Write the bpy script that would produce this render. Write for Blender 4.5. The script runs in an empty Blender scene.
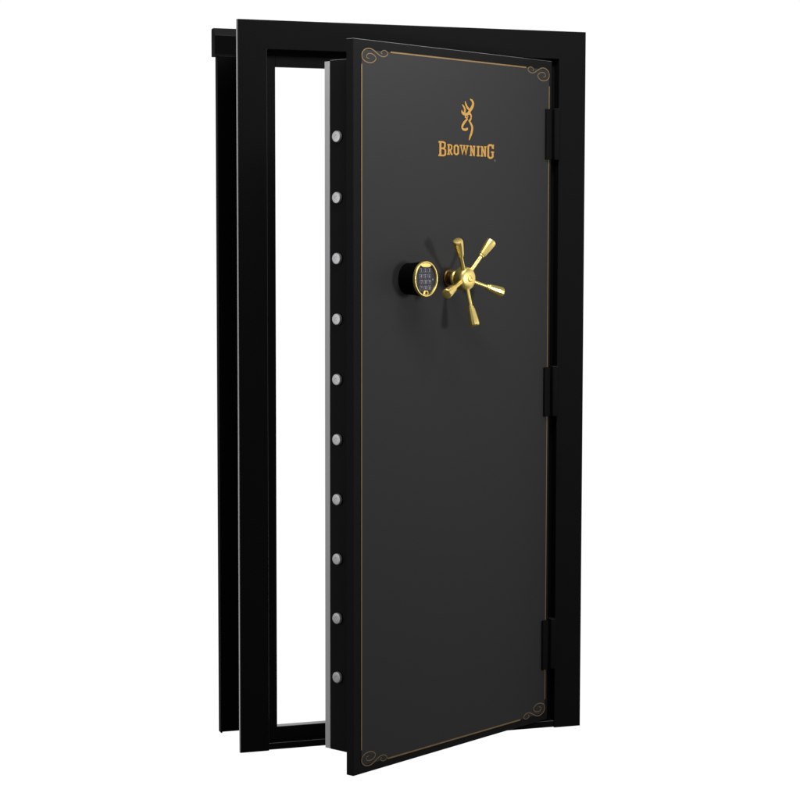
import bpy, bmesh, math
from mathutils import Vector, Matrix

scene = bpy.context.scene
COL = scene.collection

# ------------------------------------------------------------------ materials
def new_mat(name, base, rough=0.4, metal=0.0, spec=0.5, noise=0.0, nscale=60.0, bump=0.0, bscale=400.0, coat=0.0):
    m = bpy.data.materials.new(name); m.use_nodes = True
    nt = m.node_tree; b = nt.nodes['Principled BSDF']
    b.inputs['Base Color'].default_value = (*base, 1)
    b.inputs['Roughness'].default_value = rough
    b.inputs['Metallic'].default_value = metal
    b.inputs['Specular IOR Level'].default_value = spec
    b.inputs['Coat Weight'].default_value = coat
    tc = nt.nodes.new('ShaderNodeTexCoord')
    if noise:
        n = nt.nodes.new('ShaderNodeTexNoise'); n.inputs['Scale'].default_value = nscale
        n.inputs['Detail'].default_value = 5
        nt.links.new(tc.outputs['Object'], n.inputs['Vector'])
        r = nt.nodes.new('ShaderNodeMapRange')
        r.inputs['To Min'].default_value = rough - noise; r.inputs['To Max'].default_value = rough + noise
        nt.links.new(n.outputs['Fac'], r.inputs['Value']); nt.links.new(r.outputs['Result'], b.inputs['Roughness'])
    if bump:
        n = nt.nodes.new('ShaderNodeTexNoise'); n.inputs['Scale'].default_value = bscale
        n.inputs['Detail'].default_value = 3
        nt.links.new(tc.outputs['Object'], n.inputs['Vector'])
        bp = nt.nodes.new('ShaderNodeBump'); bp.inputs['Strength'].default_value = bump; bp.inputs['Distance'].default_value = 0.001
        nt.links.new(n.outputs['Fac'], bp.inputs['Height']); nt.links.new(bp.outputs['Normal'], b.inputs['Normal'])
    return m

M_BLACK  = new_mat('satin_black_paint', (0.0066, 0.0066, 0.0068), 0.62, spec=0.02, noise=0.05, bump=0.04)
M_LEAF   = new_mat('door_black_paint', (0.0110, 0.0110, 0.0111), 0.62, spec=0.02, noise=0.05, bump=0.04)
M_SHEEN  = new_mat('faint_edge_highlight', (0.014, 0.014, 0.014), 0.4, spec=0.25)  # lighter black: faint highlights painted on lips and chamfers
M_REAR   = new_mat('shaded_black_rear_trim', (0.0035, 0.0035, 0.0036), 0.7, spec=0.02)  # darker copy of the black; the rear trim's shade is in the colour
M_GLINT   = new_mat('painted_edge_highlight', (0.16, 0.16, 0.16), 0.28, spec=0.6)  # much lighter than the paint: edge highlights put into the colour
M_PANEL  = new_mat('charcoal_paint', (0.0318, 0.0318, 0.0323), 0.55, spec=0.08, noise=0.05, bump=0.05, bscale=600)
M_STRIPE = new_mat('antique_gold_pinstripe', (0.215, 0.14, 0.066), 0.45, spec=0.2)
M_LETTER = new_mat('gold_lettering', (0.49, 0.272, 0.062), 0.38, spec=0.3)
M_EDGE   = new_mat('bronze_lettering_edge', (0.05, 0.022, 0.006), 0.5, spec=0.2)
M_GOLD   = new_mat('satin_brass', (1.0, 0.785, 0.265), 0.39, metal=1.0)
M_SHADED_BRASS = new_mat('shaded_brass', (0.13, 0.078, 0.026), 0.45, metal=1.0)  # brass darkened to carry the hub's shadow
M_STEEL  = new_mat('zinc_plated_steel', (0.50, 0.50, 0.51), 0.5, metal=0.6, noise=0.05, nscale=200)
M_BOARD  = new_mat('grey_back_panel', (0.48, 0.48, 0.48), 0.6, spec=0.2, noise=0.05)
M_KBODY  = new_mat('black_plastic', (0.003, 0.003, 0.0033), 0.6, spec=0.02, bump=0.03)
M_KFACE  = new_mat('dark_violet_membrane', (0.020, 0.019, 0.025), 0.4, spec=0.3)
M_KEY    = new_mat('key_cap', (0.034, 0.032, 0.042), 0.45, spec=0.3)
M_DIGIT  = new_mat('pale_key_print', (0.40, 0.385, 0.48), 0.5, spec=0.2)
M_SHADE = new_mat('recess_shade_black', (0.0025, 0.0025, 0.0025), 0.8, spec=0.05)  # near-black standing in for shade in recesses
M_FAINT  = new_mat('faint_print', (0.13, 0.12, 0.11), 0.5, spec=0.2)

# ------------------------------------------------------------------ helpers
ROOT_LOC = Vector((0.53, 0.125, 0.0))
WORLD = {}

def link(name, bm, mats, parent, pivot=None, smooth=None):
    """Links a bmesh (world coordinates) as ONE mesh object whose origin is its pivot."""
    bmesh.ops.recalc_face_normals(bm, faces=bm.faces)
    if pivot is None:
        xs = [v.co for v in bm.verts]
        lo = Vector([min(c[i] for c in xs) for i in range(3)]); hi = Vector([max(c[i] for c in xs) for i in range(3)])
        pivot = (lo + hi) / 2
    pivot = Vector(pivot)
    bmesh.ops.translate(bm, verts=bm.verts, vec=-pivot)
    me = bpy.data.meshes.new(name); bm.to_mesh(me); bm.free()
    for m in (mats if isinstance(mats, (list, tuple)) else [mats]): me.materials.append(m)
    if smooth:
        for p in me.polygons: p.use_smooth = True
        me.set_sharp_from_angle(angle=math.radians(smooth))
    o = bpy.data.objects.new(name, me); COL.objects.link(o)
    o.parent = parent
    o.location = pivot - WORLD[parent.name]
    WORLD[o.name] = pivot
    return o

def bevel(bm, w, seg=2, edges=None, ang=30):
    if edges is None:
        edges = [e for e in bm.edges if len(e.link_faces) == 2 and e.calc_face_angle(0) > math.radians(ang)]
    bmesh.ops.bevel(bm, geom=edges, offset=w, segments=seg, affect='EDGES', profile=0.6, clamp_overlap=True, material=1)

def merge(dst, src):
    me = bpy.data.meshes.new('tmp'); src.to_mesh(me); dst.from_mesh(me); bpy.data.meshes.remove(me); src.free()

def prism(loop, fn, h0, h1, mat=0, w=0, seg=2):
    """Extrudes a 2D loop between heights h0 and h1; fn(a, b, h) maps to world."""
    bm = bmesh.new()
    lo = [bm.verts.new(fn(a, b, h0)) for a, b in loop]
    hi = [bm.verts.new(fn(a, b, h1)) for a, b in loop]
    n = len(loop)
    bm.faces.new(lo); bm.faces.new(hi)
    for i in range(n): bm.faces.new((lo[i], lo[(i+1) % n], hi[(i+1) % n], hi[i]))
    bmesh.ops.recalc_face_normals(bm, faces=bm.faces)
    for f in bm.faces: f.material_index = mat
    if w: bevel(bm, w, seg)                    # bevelled edges take the second material, where there is one
    return bm

def rect(a0, b0, a1, b1): return [(a0, b0), (a1, b0), (a1, b1), (a0, b1)]

def box(dst, x0, x1, y0, y1, z0, z1, w=0, seg=2):
    merge(dst, prism(rect(x0, z0, x1, z1), lambda a, b, h: (a, h, b), y0, y1, 0, w, seg))

def ribbon(dst, pts, width, fn, h0, h1, closed=False, mat=0):
    """A stroke of given width (one number or one per point) as a thin raised band."""
    n = len(pts); P = [Vector(p) for p in pts]
    W = list(width) if isinstance(width, (list, tuple)) else [width]*n
    L, R = [], []
    for i in range(n):
        a = P[i-1] if (i > 0 or closed) else None
        c = P[(i+1) % n] if (i < n-1 or closed) else None
        d0 = (P[i]-a).normalized() if a is not None else None
        d1 = (c-P[i]).normalized() if c is not None else None
        if d0 is None: d0 = d1
        if d1 is None: d1 = d0
        t = (d0+d1)
        t = t.normalized() if t.length > 1e-6 else d0
        nn = Vector((-t.y, t.x)); k = max(0.45, nn.dot(Vector((-d0.y, d0.x))))
        off = nn * (W[i]/2/k)
        L.append(P[i]+off); R.append(P[i]-off)
    bm = bmesh.new()
    v = [[bm.verts.new(fn(q.x, q.y, h)) for q in s] for h in (h0, h1) for s in (L, R)]
    l0, r0, l1, r1 = v
    m = n if closed else n-1
    for i in range(m):
        j = (i+1) % n
        for q in ((l1[i], l1[j], r1[j], r1[i]), (l0[i], r0[i], r0[j], l0[j]), (l0[i], l0[j], l1[j], l1[i]), (r0[i], r1[i], r1[j], r0[j])):
            bm.faces.new(q)
    if not closed:
        bm.faces.new((l0[0], l1[0], r1[0], r0[0])); bm.faces.new((l0[-1], r0[-1], r1[-1], l1[-1]))
    for f in bm.faces: f.material_index = mat
    bmesh.ops.recalc_face_normals(bm, faces=bm.faces)
    merge(dst, bm)

def catmull(pts, k=6, closed=False):
    out = []; n = len(pts); P = [Vector(p) for p in pts]
    for i in range(n if closed else n-1):
        p0 = P[i-1] if (i > 0 or closed) else P[0]*2-P[1]
        p1, p2 = P[i], P[(i+1) % n]
        p3 = P[(i+2) % n] if (i+2 < n or closed) else P[-1]*2-P[-2]
        for s in range(k):
            t = s/k
            out.append(0.5*((2*p1)+(p2-p0)*t+(2*p0-5*p1+4*p2-p3)*t*t+(3*p1-p0-3*p2+p3)*t**3))
    if not closed: out.append(P[-1])
    return [(q.x, q.y) for q in out]

def lathe(dst, prof, c, axis, seg=40, mat=0, sx=1.0):
    """Turns a profile [(distance along axis, radius)] round an axis from point c."""
    axis = Vector(axis).normalized(); c = Vector(c)
    a = axis.orthogonal().normalized(); b = axis.cross(a)
    bm = bmesh.new(); rings = []
    for h, r in prof:
        if r < 1e-6: rings.append([bm.verts.new(c+axis*h)]); continue
        rings.append([bm.verts.new(c+axis*h+(a*math.cos(2*math.pi*i/seg)+b*math.sin(2*math.pi*i/seg))*r) for i in range(seg)])
    for p, q in zip(rings, rings[1:]):
        for i in range(seg):
            j = (i+1) % seg
            if len(p) == 1 and len(q) == 1: continue
            if len(p) == 1: bm.faces.new((p[0], q[i], q[j]))
            elif len(q) == 1: bm.faces.new((p[i], p[j], q[0]))
            else: bm.faces.new((p[i], p[j], q[j], q[i]))
    for f in (rings[0], rings[-1]):
        if len(f) > 1: bm.faces.new(f)
    for f in bm.faces: f.material_index = mat
    bmesh.ops.recalc_face_normals(bm, faces=bm.faces)
    merge(dst, bm)

# ------------------------------------------------------------------ dimensions (metres)
W, H = 1.0597, 2.08
TL, TR, TT = 0.0862, 0.9747, 1.9989          # opening edges of the front trim
DEPTH = 0.249                                 # wall thickness between front and rear trim
TH = math.radians(30.71)                      # how far the door stands open
HX, HY = 0.9544, 0.0065                       # hinge line
ZB, ZT, WD = 0.027, 1.9919, 0.8761            # door plate
T1, T2, T3 = 0.0252, 0.1206, 0.1389           # plate / body / back panel depth
UX = Vector((-math.cos(TH), -math.sin(TH), 0)); NB = Vector((-math.sin(TH), math.cos(TH), 0))
def D(u, z, n):                               # door coordinates: u from hinge edge, n behind the face
    return Vector((HX, HY, 0)) + UX*u + NB*n + Vector((0, 0, z))
def DF(u, z, h): return D(u, z, -h)           # h in front of the face
def dbox(dst, u0, u1, n0, n1, z0, z1, w=0, seg=2):
    merge(dst, prism(rect(u0, z0, u1, z1), D, n0, n1, 0, w, seg))

root = bpy.data.objects.new('vault_door', None); COL.objects.link(root)
root.location = ROOT_LOC; root.empty_display_size = 0.2
root['label'] = 'tall black steel vault door standing ajar in its frame, with brass five-spoke wheel'
root['category'] = 'vault door'; root['kind'] = 'thing'
WORLD[root.name] = ROOT_LOC

# ------------------------------------------------------------------ frame
bm = prism([(0, 0), (TL, 0), (TL, TT), (TR, TT), (TR, 0), (W, 0), (W, H), (0, H)], lambda a, b, h: (a, h, b), 0.0, 0.011, 0, 0.0016, 3)
for f in bm.faces:
    c = f.calc_center_median()
    f.material_index = 1 if (c.x < 0.002 or c.x > W-0.0005 or (c.z > H-0.0016 and abs(f.normal.y) < 0.95)) else 2 if (f.material_index == 1 and TL-0.002 < c.x < TL+0.0005 and f.normal.y < -0.2) else 0  # outer edges and inner lip get painted highlights
frame = link('door_frame', bm, [M_BLACK, M_GLINT, M_SHEEN], root)

bm = bmesh.new()                              # lining of the wall opening
box(bm, 0.068, TL-0.0006, 0.0112, DEPTH-0.0002, 0.004, TT+0.018)
box(bm, TR+0.0006, W-0.068, 0.0112, DEPTH-0.0002, 0.004, TT+0.018)
box(bm, TL, TR, 0.0112, DEPTH-0.0002, TT+0.0006, TT+0.018)
link('jamb_lining', bm, M_BLACK, frame)

SX0, SX1, SZ0, SZ1 = 0.1187, 0.9420, 0.0612, 1.9540
bm = bmesh.new()                              # rebate the door plate closes against
box(bm, TL, SX0, 0.032, 0.058, 0.0215, TT-0.0005, 0.0012)
box(bm, SX1, TR, 0.032, 0.058, 0.0215, TT-0.0005, 0.0012)
box(bm, SX0+0.0002, SX1-0.0002, 0.032, 0.058, SZ1, TT-0.0005, 0.0012)
box(bm, SX0+0.0002, SX1-0.0002, 0.032, 0.058, 0.0215, SZ0-0.0016, 0.0012)
link('door_stop', bm, [M_BLACK, M_BLACK], frame)
bm = bmesh.new()
box(bm, SX0+0.0004, SX1-0.0004, 0.0325, 0.060, SZ0-0.0014, SZ0, 0.0005)  # added light sliver imitating the reflection along the sill's top
link('sill_highlight', bm, [M_GLINT, M_GLINT], frame)

bm = bmesh.new()
box(bm, TL+0.001, TR-0.001, 0.0235, 0.0315, TT-0.0125, TT-0.001, 0.002)  # dark strip standing in for the shadow line under the head
link('shade_strip', bm, [M_SHADE, M_SHADE], frame)

bm = prism([(0.002, 0.002), (0.06, 0.002), (0.06, 0.0212), (0.002, 0.0212)], lambda a, b, h: (h, a, b), TL+0.0004, TR-0.0004, 0, 0.0015, 3)
for f in bm.faces:
    if f.normal.z < 0.3 or abs(f.normal.x) > 0.3: f.material_index = 0  # only the upward bevel keeps the painted highlight
link('threshold', bm, [M_BLACK, M_GLINT], frame)

# rear trim on the far face of the wall, seen past the front trim's edge
Y0 = DEPTH
bm = bmesh.new()
for s in (0, 1):
    f = (lambda x: x) if s == 0 else (lambda x: W - x)
    a, b = sorted((f(0.0052), f(TL))); box(bm, a, b, Y0, Y0+0.004, 0.0035, 1.9985, 0.0008)
    a, b = sorted((f(0.0046), f(0.0092))); box(bm, a, b, Y0+0.0005, Y0+0.03, 0.0, 1.9984, 0.0012)
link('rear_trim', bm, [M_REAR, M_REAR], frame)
prof = [(Y0, 2.0030), (Y0+0.004, 1.9987), (Y0+0.045, 1.9987), (Y0+0.045, 2.0765), (Y0+0.041, 2.0808), (Y0+0.018, 2.0808), (Y0+0.0135, 2.0735), (Y0, 2.0585)]
bm = prism(prof, lambda a, b, h: (h, a, b), -0.0032, W+0.0032, 0, 0.0015, 3)
for f in bm.faces: f.material_index = 1 if abs(f.normal.z) > 0.3 and f.normal.y < -0.2 else 0  # chamfer coloured lighter, as if catching light
link('rear_header', bm, [M_REAR, M_SHEEN], frame)

# ------------------------------------------------------------------ hinges
for i, (z0, z1) in enumerate(((1.7025, 1.8512), (0.9440, 1.0915), (0.1820, 0.3322))):
    bm = bmesh.new()
    box(bm, 0.9572, 0.9741, -0.010, 0.026, z0, z1, 0.0038, 3)
    link('hinge', bm, [M_BLACK, M_BLACK], frame, smooth=40)
    bm = bmesh.new()
    box(bm, 0.9574, 0.9739, -0.0098, 0.0255, z1+0.0001, z1+0.0018, 0.0005, 1)  # added sliver imitating the lit line on the hinge's top
    link('hinge_top_highlight', bm, [M_SHEEN, M_SHEEN], frame)
    bm = bmesh.new()
    dbox(bm, 0.0085, 0.0338, -0.0085, -0.0012, z0+0.0005, z1-0.0005, 0.002, 3)
    link('hinge_leaf', bm, [M_BLACK, M_BLACK], frame, smooth=40)

# ------------------------------------------------------------------ door leaf
bm = bmesh.new()
dbox(bm, 0, WD, 0, T1, ZB, ZT, 0.0022, 3)
for f in bm.faces:
    if f.normal.z < 0.3: f.material_index = 0  # highlight colour stays on upward bevels only
leaf = link('door_leaf', bm, [M_LEAF, M_GLINT], root)
UB = WD - 0.040
BZ0, BZ1 = ZB+0.0477, ZT-0.0478
bm = bmesh.new()
dbox(bm, 0.04, UB, T1+0.0002, T2, BZ0, BZ1, 0.002, 3)
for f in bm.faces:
    if f.normal.z < 0.3: f.material_index = 0  # painted highlight kept on the body's upper bevels
body = link('door_body', bm, [M_LEAF, M_GLINT], leaf)
bm = bmesh.new()
dbox(bm, 0.041, UB+0.0003, T2+0.0002, T3, BZ0+0.001, BZ1-0.003, 0.001)
link('back_panel', bm, [M_BOARD, M_BOARD], leaf)

PU0, PU1, PZ0, PZ1 = 0.0138, 0.8440, 0.0487, 1.9655     # pinstripe rectangle
def round_rect(u0, z0, u1, z1, r, k=8):
    out = []
    for cx, cz, a0 in ((u1-r, z1-r, 0), (u0+r, z1-r, 90), (u0+r, z0+r, 180), (u1-r, z0+r, 270)):
        for i in range(k+1):
            a = math.radians(a0+90*i/k); out.append((cx+r*math.cos(a), cz+r*math.sin(a)))
    return out
bm = prism(round_rect(PU0, PZ0, PU1, PZ1, 0.02), DF, 0.0001, 0.0007)
link('face_panel', bm, M_PANEL, leaf)

bm = bmesh.new()                               # the four straight gold lines
h = (0.0008, 0.0012)
ribbon(bm, [(0.7275, PZ1), (0.1265, PZ1)], 0.0038, DF, *h)
ribbon(bm, [(0.7360, PZ0), (0.1350, PZ0)], 0.0038, DF, *h)
ribbon(bm, [(PU1, 1.9270), (PU1, 0.0920)], 0.0035, DF, *h)
ribbon(bm, [(PU0, 1.9180), (PU0, 0.0900)], 0.0031, DF, *h)
link('pinstripe', bm, M_STRIPE, leaf)

SC = [(-.0302, -.0226), (-.0217, -.0212), (-.0192, -.0158), (-.0272, -.0097), (-.0422, -.0100), (-.0542, -.0157), (-.0562, -.0234),
      (-.0462, -.0306), (-.0322, -.0336), (-.0143, -.0309), (-.0024, -.0226), (-.0014, -.0106), (-.0113, -.0005), (-.0272, .0037),
      (-.0432, .0019), (-.0592, -.0055), (-.0743, -.0123), (-.0885, -.0139), (-.1007, -.0097), (-.1047, -.0028), (-.0956, .0024),
      (-.0844, .0016), (-.0774, -.0035), (-.0824, -.0077)]
for su, cu, szn, cz in ((1, PU1, 1, PZ1), (-1, PU0, 1, PZ1), (1, PU1, -1, PZ0), (-1, PU0, -1, PZ0)):
    pts = catmull([(cu+su*a, cz+szn*b*1.0) for a, b in SC], 5)
    bm = bmesh.new(); n = len(pts)
    ww = [0.0014+0.0009*math.sin(math.pi*i/(n-1)) for i in range(n)]
    ribbon(bm, pts, ww, DF, 0.0008, 0.00125)
    link('corner_scroll', bm, M_STRIPE, leaf)

# locking bolts along the free edge
for i in range(10):
    z = 1.7405 - i*0.16247
    bm = bmesh.new(); c = D(UB, z, 0.0908)
    lathe(bm, [(0.0003, 0.0), (0.0003, 0.0176), (0.0010, 0.0176), (0.0010, 0.0160)], c, UX, 32, 1)  # black disc painted in for the shaded recess round the bolt
    lathe(bm, [(0.0011, 0.0154), (0.0060, 0.0154), (0.0082, 0.0140), (0.0085, 0.0128), (0.0085, 0.0050), (0.0078, 0.0040), (0.0078, 0.0)], c, UX, 32, 0)
    link('locking_bolt', bm, [M_STEEL, M_SHADE], leaf, smooth=35)

# ------------------------------------------------------------------ emblem and lettering (gold transfers on the face)
EM = [  # (stroke, widths)
 ([(.3867, 1.8599), (.3784, 1.8562), (.3736, 1.8492), (.3767, 1.8393), (.3853, 1.83), (.3939, 1.8213), (.3993, 1.8155)], (.0035, .0080, .0105, .0115, .0110, .0095, .0060)),
 ([(.409, 1.8531), (.4058, 1.8443), (.3995, 1.8366), (.389, 1.8290)], (.0030, .0075, .0085, .0070)),
 ([(.4244, 1.8276), (.422, 1.8214), (.4138, 1.8174), (.4041, 1.8169), (.3955, 1.8203)], (.0030, .0085, .0095, .0090, .0075)),
 ([(.423, 1.8434), (.4151, 1.8373), (.4104, 1.8302), (.4111, 1.8234), (.4138, 1.8184)], (.0030, .0070, .0085, .0085, .0070)),
 ([(.397, 1.8212), (.3852, 1.8179), (.382, 1.8115), (.3843, 1.804), (.3898, 1.8001)], (.0080, .0078, .0065, .0065, .0075)),
 ([(.397, 1.8173), (.4064, 1.8125), (.4079, 1.8085), (.4009, 1.8074), (.3954, 1.812)], (.0055, .0060, .0050, .0045, .0035)),
 ([(.3975, 1.8045), (.4063, 1.7989), (.4164, 1.7901), (.4218, 1.7816), (.4194, 1.7757), (.4096, 1.7740), (.3999, 1.7764), (.3985, 1.7802)], (.0045, .0085, .0092, .0085, .0075, .0080, .0085, .0045)),
 ([(.3922, 1.8012), (.3835, 1.7919), (.3771, 1.7817), (.3794, 1.7689), (.3856, 1.7564), (.391, 1.7452)], (.0070, .0088, .0098, .0100, .0085, .0030)),
]
bm = bmesh.new()
for i, (pts, ws) in enumerate(EM):
    P = catmull(pts, 6); n = len(P); m = len(ws)-1
    WS = []
    for j in range(n):
        t = j/(n-1)*m; k = min(int(t), m-1); WS.append(0.84*(ws[k]+(ws[k+1]-ws[k])*(t-k)))
    ribbon(bm, P, [w+0.0028 for w in WS], DF, 0.0008, 0.0010+i*1e-5, mat=1)
    ribbon(bm, P, WS, DF, 0.0008, 0.0013+i*2e-5)
link('emblem', bm, [M_LETTER, M_EDGE], leaf)

S = 0.655                                     # letters are drawn narrow, then widened
def letter(dst, ch, u0, u1, z0, z1, lw, layer=[0]):
    h = z1-z0; w = abs(u0-u1)*S/h; q = lw/2
    stem, slab = lw, lw*0.82; p = slab/2
    st = []
    if ch == 'I':
        st = [([(w/2, 0), (w/2, 1)], stem), ([(0, p), (w, p)], slab), ([(0, 1-p), (w, 1-p)], slab)]
    elif ch == 'N':
        a, b = .2*w+.02, .82*w
        st = [([(a, 0), (a, 1)], stem*.85), ([(b, 0), (b, 1)], stem*.85), ([(a, .97), (b, .03)], stem*1.05),
              ([(0, 1-p), (a+.02, 1-p)], slab), ([(0, p), (.45*w, p)], slab), ([(.6*w, 1-p), (w*1.02, 1-p)], slab)]
    elif ch == 'W':
        st = [([(.13*w, 1), (.3*w, .16), (.53*w, .97)], stem*.9), ([(.47*w, .97), (.7*w, .16), (.87*w, 1)], stem*.9),
              ([(0, 1-p), (.28*w, 1-p)], slab), ([(.36*w, 1-p), (.64*w, 1-p)], slab), ([(.72*w, 1-p), (w, 1-p)], slab)]
    elif ch == 'O':
        c = .24*w; x0, x1 = q, w-q
        st = [([(x0, .2), (x0, .8), (x0+c, 1-q), (x1-c, 1-q), (x1, .8), (x1, .2), (x1-c, q), (x0+c, q)], lw, True)]
    elif ch == 'R':
        a = .2*w+.03
        st = [([(a, 0), (a, 1)], stem), ([(0, 1-p), (.62*w, 1-p), (.84*w, .86), (.84*w, .6), (.62*w, .46), (a, .46)], slab),
              ([(.5*w, .46), (.84*w, .03)], stem*.95), ([(0, p), (.48*w, p)], slab), ([(.72*w, p), (w*1.04, p)], slab)]
    elif ch == 'B':
        a = .2*w+.03
        st = [([(a, 0), (a, 1)], stem), ([(0, 1-p), (.66*w, 1-p), (.86*w, .88), (.86*w, .64), (.68*w, .53), (a, .53)], slab),
              ([(a, .52), (.7*w, .52), (.92*w, .41), (.92*w, .13), (.68*w, p), (0, p)], slab)]
    elif ch == 'G':
        st = [([(.84*w, .70), (.84*w, .84), (.64*w, 1-q), (.32*w, 1-q), (.12*w, .84), (.12*w, .16), (.32*w, q), (.62*w, q), (.84*w, .15), (.84*w, .44)], lw),
              ([(.56*w, .46), (1.06*w, .46)], slab), ([(.93*w, .98), (.93*w, .68)], slab*.8)]
    f = lambda x, y, hh: DF(u0 - x*h/S, z0 + y*h, hh)
    for s in st:
        layer[0] += 1
        cl = len(s) > 2
        ribbon(dst, s[0], s[1]+.09, f, 0.0008, 0.0010+layer[0]*4e-6, cl, 1)
        ribbon(dst, s[0], s[1], f, 0.0008, 0.0013+layer[0]*6e-6, cl, 0)
bm = bmesh.new()
SZ, LZ = (1.7018, 1.7312), (1.6967, 1.7382)
for ch, u0, u1, (z0, z1), lw in (('B', .5258, .4932, LZ, .135), ('R', .4872, .4645, SZ, .155), ('O', .4594, .4358, SZ, .155), ('W', .4326, .3925, SZ, .145),
                                 ('N', .3882, .3632, SZ, .15), ('I', .3566, .3424, SZ, .165), ('N', .3387, .3128, SZ, .15), ('G', .3072, .2785, LZ, .13)):
    letter(bm, ch, u0, u1, z0, z1, lw)
link('lettering', bm, [M_LETTER, M_EDGE], leaf)
bm = bmesh.new()                               # the tiny registered mark after the last letter
ribbon(bm, [(.2722+.0042*math.cos(a*math.pi/6), 1.6925+.003*math.sin(a*math.pi/6)) for a in range(12)], .0009, DF, 0.0008, 0.0011, True)
ribbon(bm, [(.2734, 1.6908), (.2734, 1.6942), (.2712, 1.6936), (.2730, 1.6926), (.2710, 1.6908)], .0008, DF, 0.0008, 0.0012)
link('registered_mark', bm, M_FAINT, leaf)

# ------------------------------------------------------------------ five-spoke wheel
CU, CZ = 0.4772, 1.3595
F = -NB
wc = D(CU, CZ, 0)
bm = bmesh.new()
lathe(bm, [(0.0205, 0), (.0210, .0205), (.0230, .0225), (.0290, .0225), (.0310, .0205), (.0315, .0165), (.038, .0165),
           (.040, .0230), (.0425, .0310), (.045, .0324), (.062, .0328), (.0675, .0320), (.0720, .0292), (.0752, .0230), (.0770, .0140), (.0774, 0)], wc, F, 56)
lathe(bm, [(.0765, .0095), (.0790, .0090), (.0796, .0080), (.0796, .0052), (.0782, .0048), (.0782, 0)], wc, F, 24)
wheel = link('hand_wheel', bm, M_GOLD, root, smooth=35)
bm = bmesh.new()
lathe(bm, [(0.0009, 0), (0.0009, .0265), (.005, .0265), (.0075, .0245), (.0085, .0180), (.0203, .0170), (.0203, 0)], wc, F, 48)
link('collar', bm, M_SHADED_BRASS, wheel, smooth=35)  # collar coloured dark, as shadowed by the hub
for k in range(5):
    a = math.radians(54 + 72*k)
    dr = (-UX)*math.cos(a) + Vector((0, 0, 1))*math.sin(a)
    p0 = wc + F*0.062 + dr*0.015
    p1 = wc + F*0.0925 + dr*0.1295
    ax = (p1-p0).normalized(); L = (p1-p0).length
    bm = bmesh.new()
    lathe(bm, [(0, 0), (0, .0060), (.0135, .0060), (L*.53, .0056), (L*.54, .0056), (L*.54, 0)], p0, ax, 20)
    g = L*.525
    gp = [(g, 0), (g, .0066), (g+.002, .0084), (g+.006, .0084), (g+.0075, .0100), (L-.018, .0138), (L-.006, .0145), (L-.0022, .0141), (L, .0120), (L+.0008, .0070), (L+.0009, 0)]
    link('spoke', bm, M_GOLD, wheel, smooth=35)
    bm = bmesh.new(); lathe(bm, gp, p0, ax, 12)
    link('grip', bm, M_GOLD, wheel, smooth=20)

# ------------------------------------------------------------------ round electronic keypad
KU, KZ, KN = 0.6525, 1.3605, 0.065
kc = D(KU, KZ, 0)
bm = bmesh.new()
lathe(bm, [(.0009, 0), (.0009, .0430), (.006, .0430), (.012, .0432), (.035, .0452), (.050, .0472), (.058, .0474), (.0585, .0455), (.0585, 0)], kc, F, 64)
pad = link('electronic_keypad', bm, M_KBODY, root, smooth=35)
bm = bmesh.new()                               # brass rim with its top plate and lower catch
rim = [(.0575, .0470), (.0578, .0482), (.0640, .0482), (.0658, .0472), (.0662, .0458), (.0658, .0446), (.0640, .0438), (.0590, .0436), (.0588, .0470)]
lathe(bm, rim, kc, F, 72)
def KF(a, b, h): return D(KU - a, KZ + b, -h)
tab = [(.0436*math.sin(t), .0436*math.cos(t)) for t in [math.radians(-31+62*i/12) for i in range(13)]]
tab = tab + [(.0165, .0335), (.012, .0318), (-.012, .0318), (-.0165, .0335)]
merge(bm, prism(tab, KF, .0595, .0648, 0, .0007, 2))
tab2 = [(.0432*math.sin(t), -.0432*math.cos(t)) for t in [math.radians(-14+28*i/8) for i in range(9)]] + [(.0095, -.0335), (.007, -.0312), (-.007, -.0312), (-.0095, -.0335)]
merge(bm, prism(tab2, KF, .0595, .0644, 0, .0007, 2))
link('bezel', bm, M_GOLD, pad, smooth=35)
bm = bmesh.new()
lathe(bm, [(.0586, 0), (.0586, .0434), (.0603, .0432), (.0603, 0)], kc, F, 56)
link('membrane', bm, M_KFACE, pad)
bm = bmesh.new()
lathe(bm, [(.0645, 0), (.0645, .0042), (.0656, .0036), (.0652, 0)], kc + Vector((0, 0, -.0375)), F, 20)
link('catch', bm, M_EDGE, pad, smooth=30)
bm = bmesh.new()
lathe(bm, [(.0604, 0), (.0604, .0021), (.0616, .0018), (.0618, 0)], D(KU-.0318, KZ-.002, 0), F, 14)
link('status_light', bm, M_DIGIT, pad, smooth=30)

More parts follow.
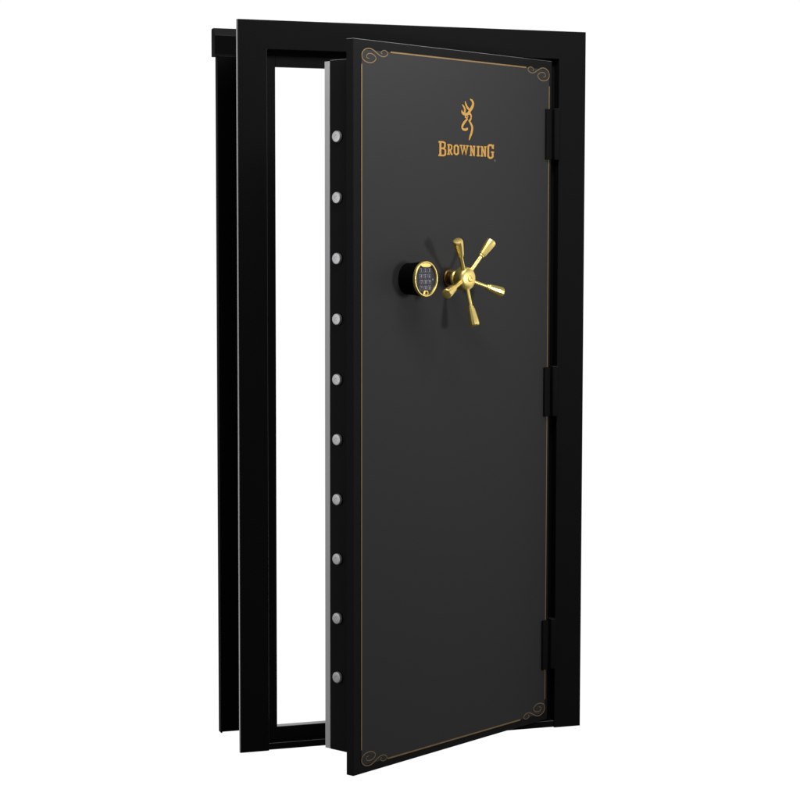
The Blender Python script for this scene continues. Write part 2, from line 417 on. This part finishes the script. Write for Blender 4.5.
def text_mesh(s, size):
    cu = bpy.data.curves.new('t', 'FONT'); cu.body = s; cu.size = size; cu.align_x = 'CENTER'; cu.align_y = 'CENTER'
    cu.resolution_u = 3
    o = bpy.data.objects.new('t', cu); COL.objects.link(o)
    dg = bpy.context.evaluated_depsgraph_get(); dg.update()
    me = bpy.data.meshes.new_from_object(o.evaluated_get(dg))
    tb = bmesh.new(); tb.from_mesh(me)
    bpy.data.objects.remove(o); bpy.data.curves.remove(cu); bpy.data.meshes.remove(me)
    return tb
keys = ['1', '2', '3', '4', '5', '6', '7', '8', '9', '*', '0', '#']
for i, kx in enumerate(keys):
    r, c = divmod(i, 3)
    ka, kb = (c-1)*.0168 + (.001 if r > 1 else -.001), .0232 - r*.0157
    bm = bmesh.new()
    merge(bm, prism([(ka+x, kb+y) for x, y in round_rect(-.0072, -.0056, .0072, .0056, .0022, 4)], KF, .0604, .0616, 0, .0005, 2))
    tb = text_mesh(kx, .0118)
    for v in tb.verts: v.co = KF(ka + v.co.x*1.1, kb + v.co.y, .0619)
    for f in tb.faces: f.material_index = 1
    merge(bm, tb)
    link('keypad_button', bm, [M_KEY, M_DIGIT], pad)

# ------------------------------------------------------------------ camera
cam = bpy.data.cameras.new('camera'); co = bpy.data.objects.new('camera', cam); COL.objects.link(co)
yaw, pitch, roll = 0.32713, -0.07669, 0.0017
cy, sy, cp, sp, cr, sr = math.cos(yaw), math.sin(yaw), math.cos(pitch), math.sin(pitch), math.cos(roll), math.sin(roll)
Fv = Vector((sy*cp, cy*cp, sp)); Rv = Vector((cy, -sy, 0)); Uv = Rv.cross(Fv)
R2, U2 = Rv*cr + Uv*sr, -Rv*sr + Uv*cr
m = Matrix((R2, U2, -Fv)).transposed().to_4x4(); m.translation = Vector((-1.4005, -5.5465, 1.4535))
co.matrix_world = m
cam.sensor_width = 36; cam.lens = 36*2023.84/800; cam.clip_start = 0.05; cam.clip_end = 200
scene.camera = co

# ------------------------------------------------------------------ studio light
def area(name, loc, target, sx, sy, power, color=(1, 1, 1)):
    l = bpy.data.lights.new(name, 'AREA'); l.shape = 'RECTANGLE'; l.size = sx; l.size_y = sy; l.energy = power; l.color = color
    o = bpy.data.objects.new(name, l); COL.objects.link(o); o.location = loc
    o.rotation_euler = (Vector(target)-Vector(loc)).to_track_quat('-Z', 'Y').to_euler()
    return o
area('key_softbox', (2.19, -2.05, 1.42), (0.55, -0.235, 1.36), 0.36, 0.36, 25)
area('top_softbox', (0.50, -0.95, 2.62), (0.50, -0.1, 1.75), 1.2, 0.4, 20)
area('right_fill', (3.5, -0.9, 1.45), (0.5, -0.25, 1.35), 1.5, 1.9, 9)  # added fill, gives the flat brass faces something bright to reflect
area('front_fill', (-0.6, -6.6, 1.1), (0.5, 0, 1.3), 2.4, 3.6, 40)  # added fill behind the camera to brighten spokes and grips
area('left_fill', (-2.8, -0.3, 1.4), (0.2, 0.0, 1.2), 0.7, 2.4, 33)  # added fill to brighten the back panel's left-facing edge

# white studio backdrop behind the door, dim studio in front of it
w = bpy.data.worlds.new('World'); scene.world = w; w.use_nodes = True
nt = w.node_tree; bg = nt.nodes['Background']
tc = nt.nodes.new('ShaderNodeTexCoord')
dot = nt.nodes.new('ShaderNodeVectorMath'); dot.operation = 'DOT_PRODUCT'; dot.inputs[1].default_value = (0.3, 0.954, 0.0)
nt.links.new(tc.outputs['Generated'], dot.inputs[0])
mr = nt.nodes.new('ShaderNodeMapRange'); mr.interpolation_type = 'SMOOTHSTEP'
mr.inputs['From Min'].default_value = 0.15; mr.inputs['From Max'].default_value = 0.7
mr.inputs['To Min'].default_value = 0.09; mr.inputs['To Max'].default_value = 1.03
nt.links.new(dot.outputs['Value'], mr.inputs['Value'])
nt.links.new(mr.outputs['Result'], bg.inputs['Strength'])
bg.inputs['Color'].default_value = (1, 1, 1, 1)

scene.view_settings.view_transform = 'Standard'; scene.view_settings.look = 'None'
scene.view_settings.exposure = 0; scene.view_settings.gamma = 1
scene.render.film_transparent = False
scene.cycles.max_bounces = 8
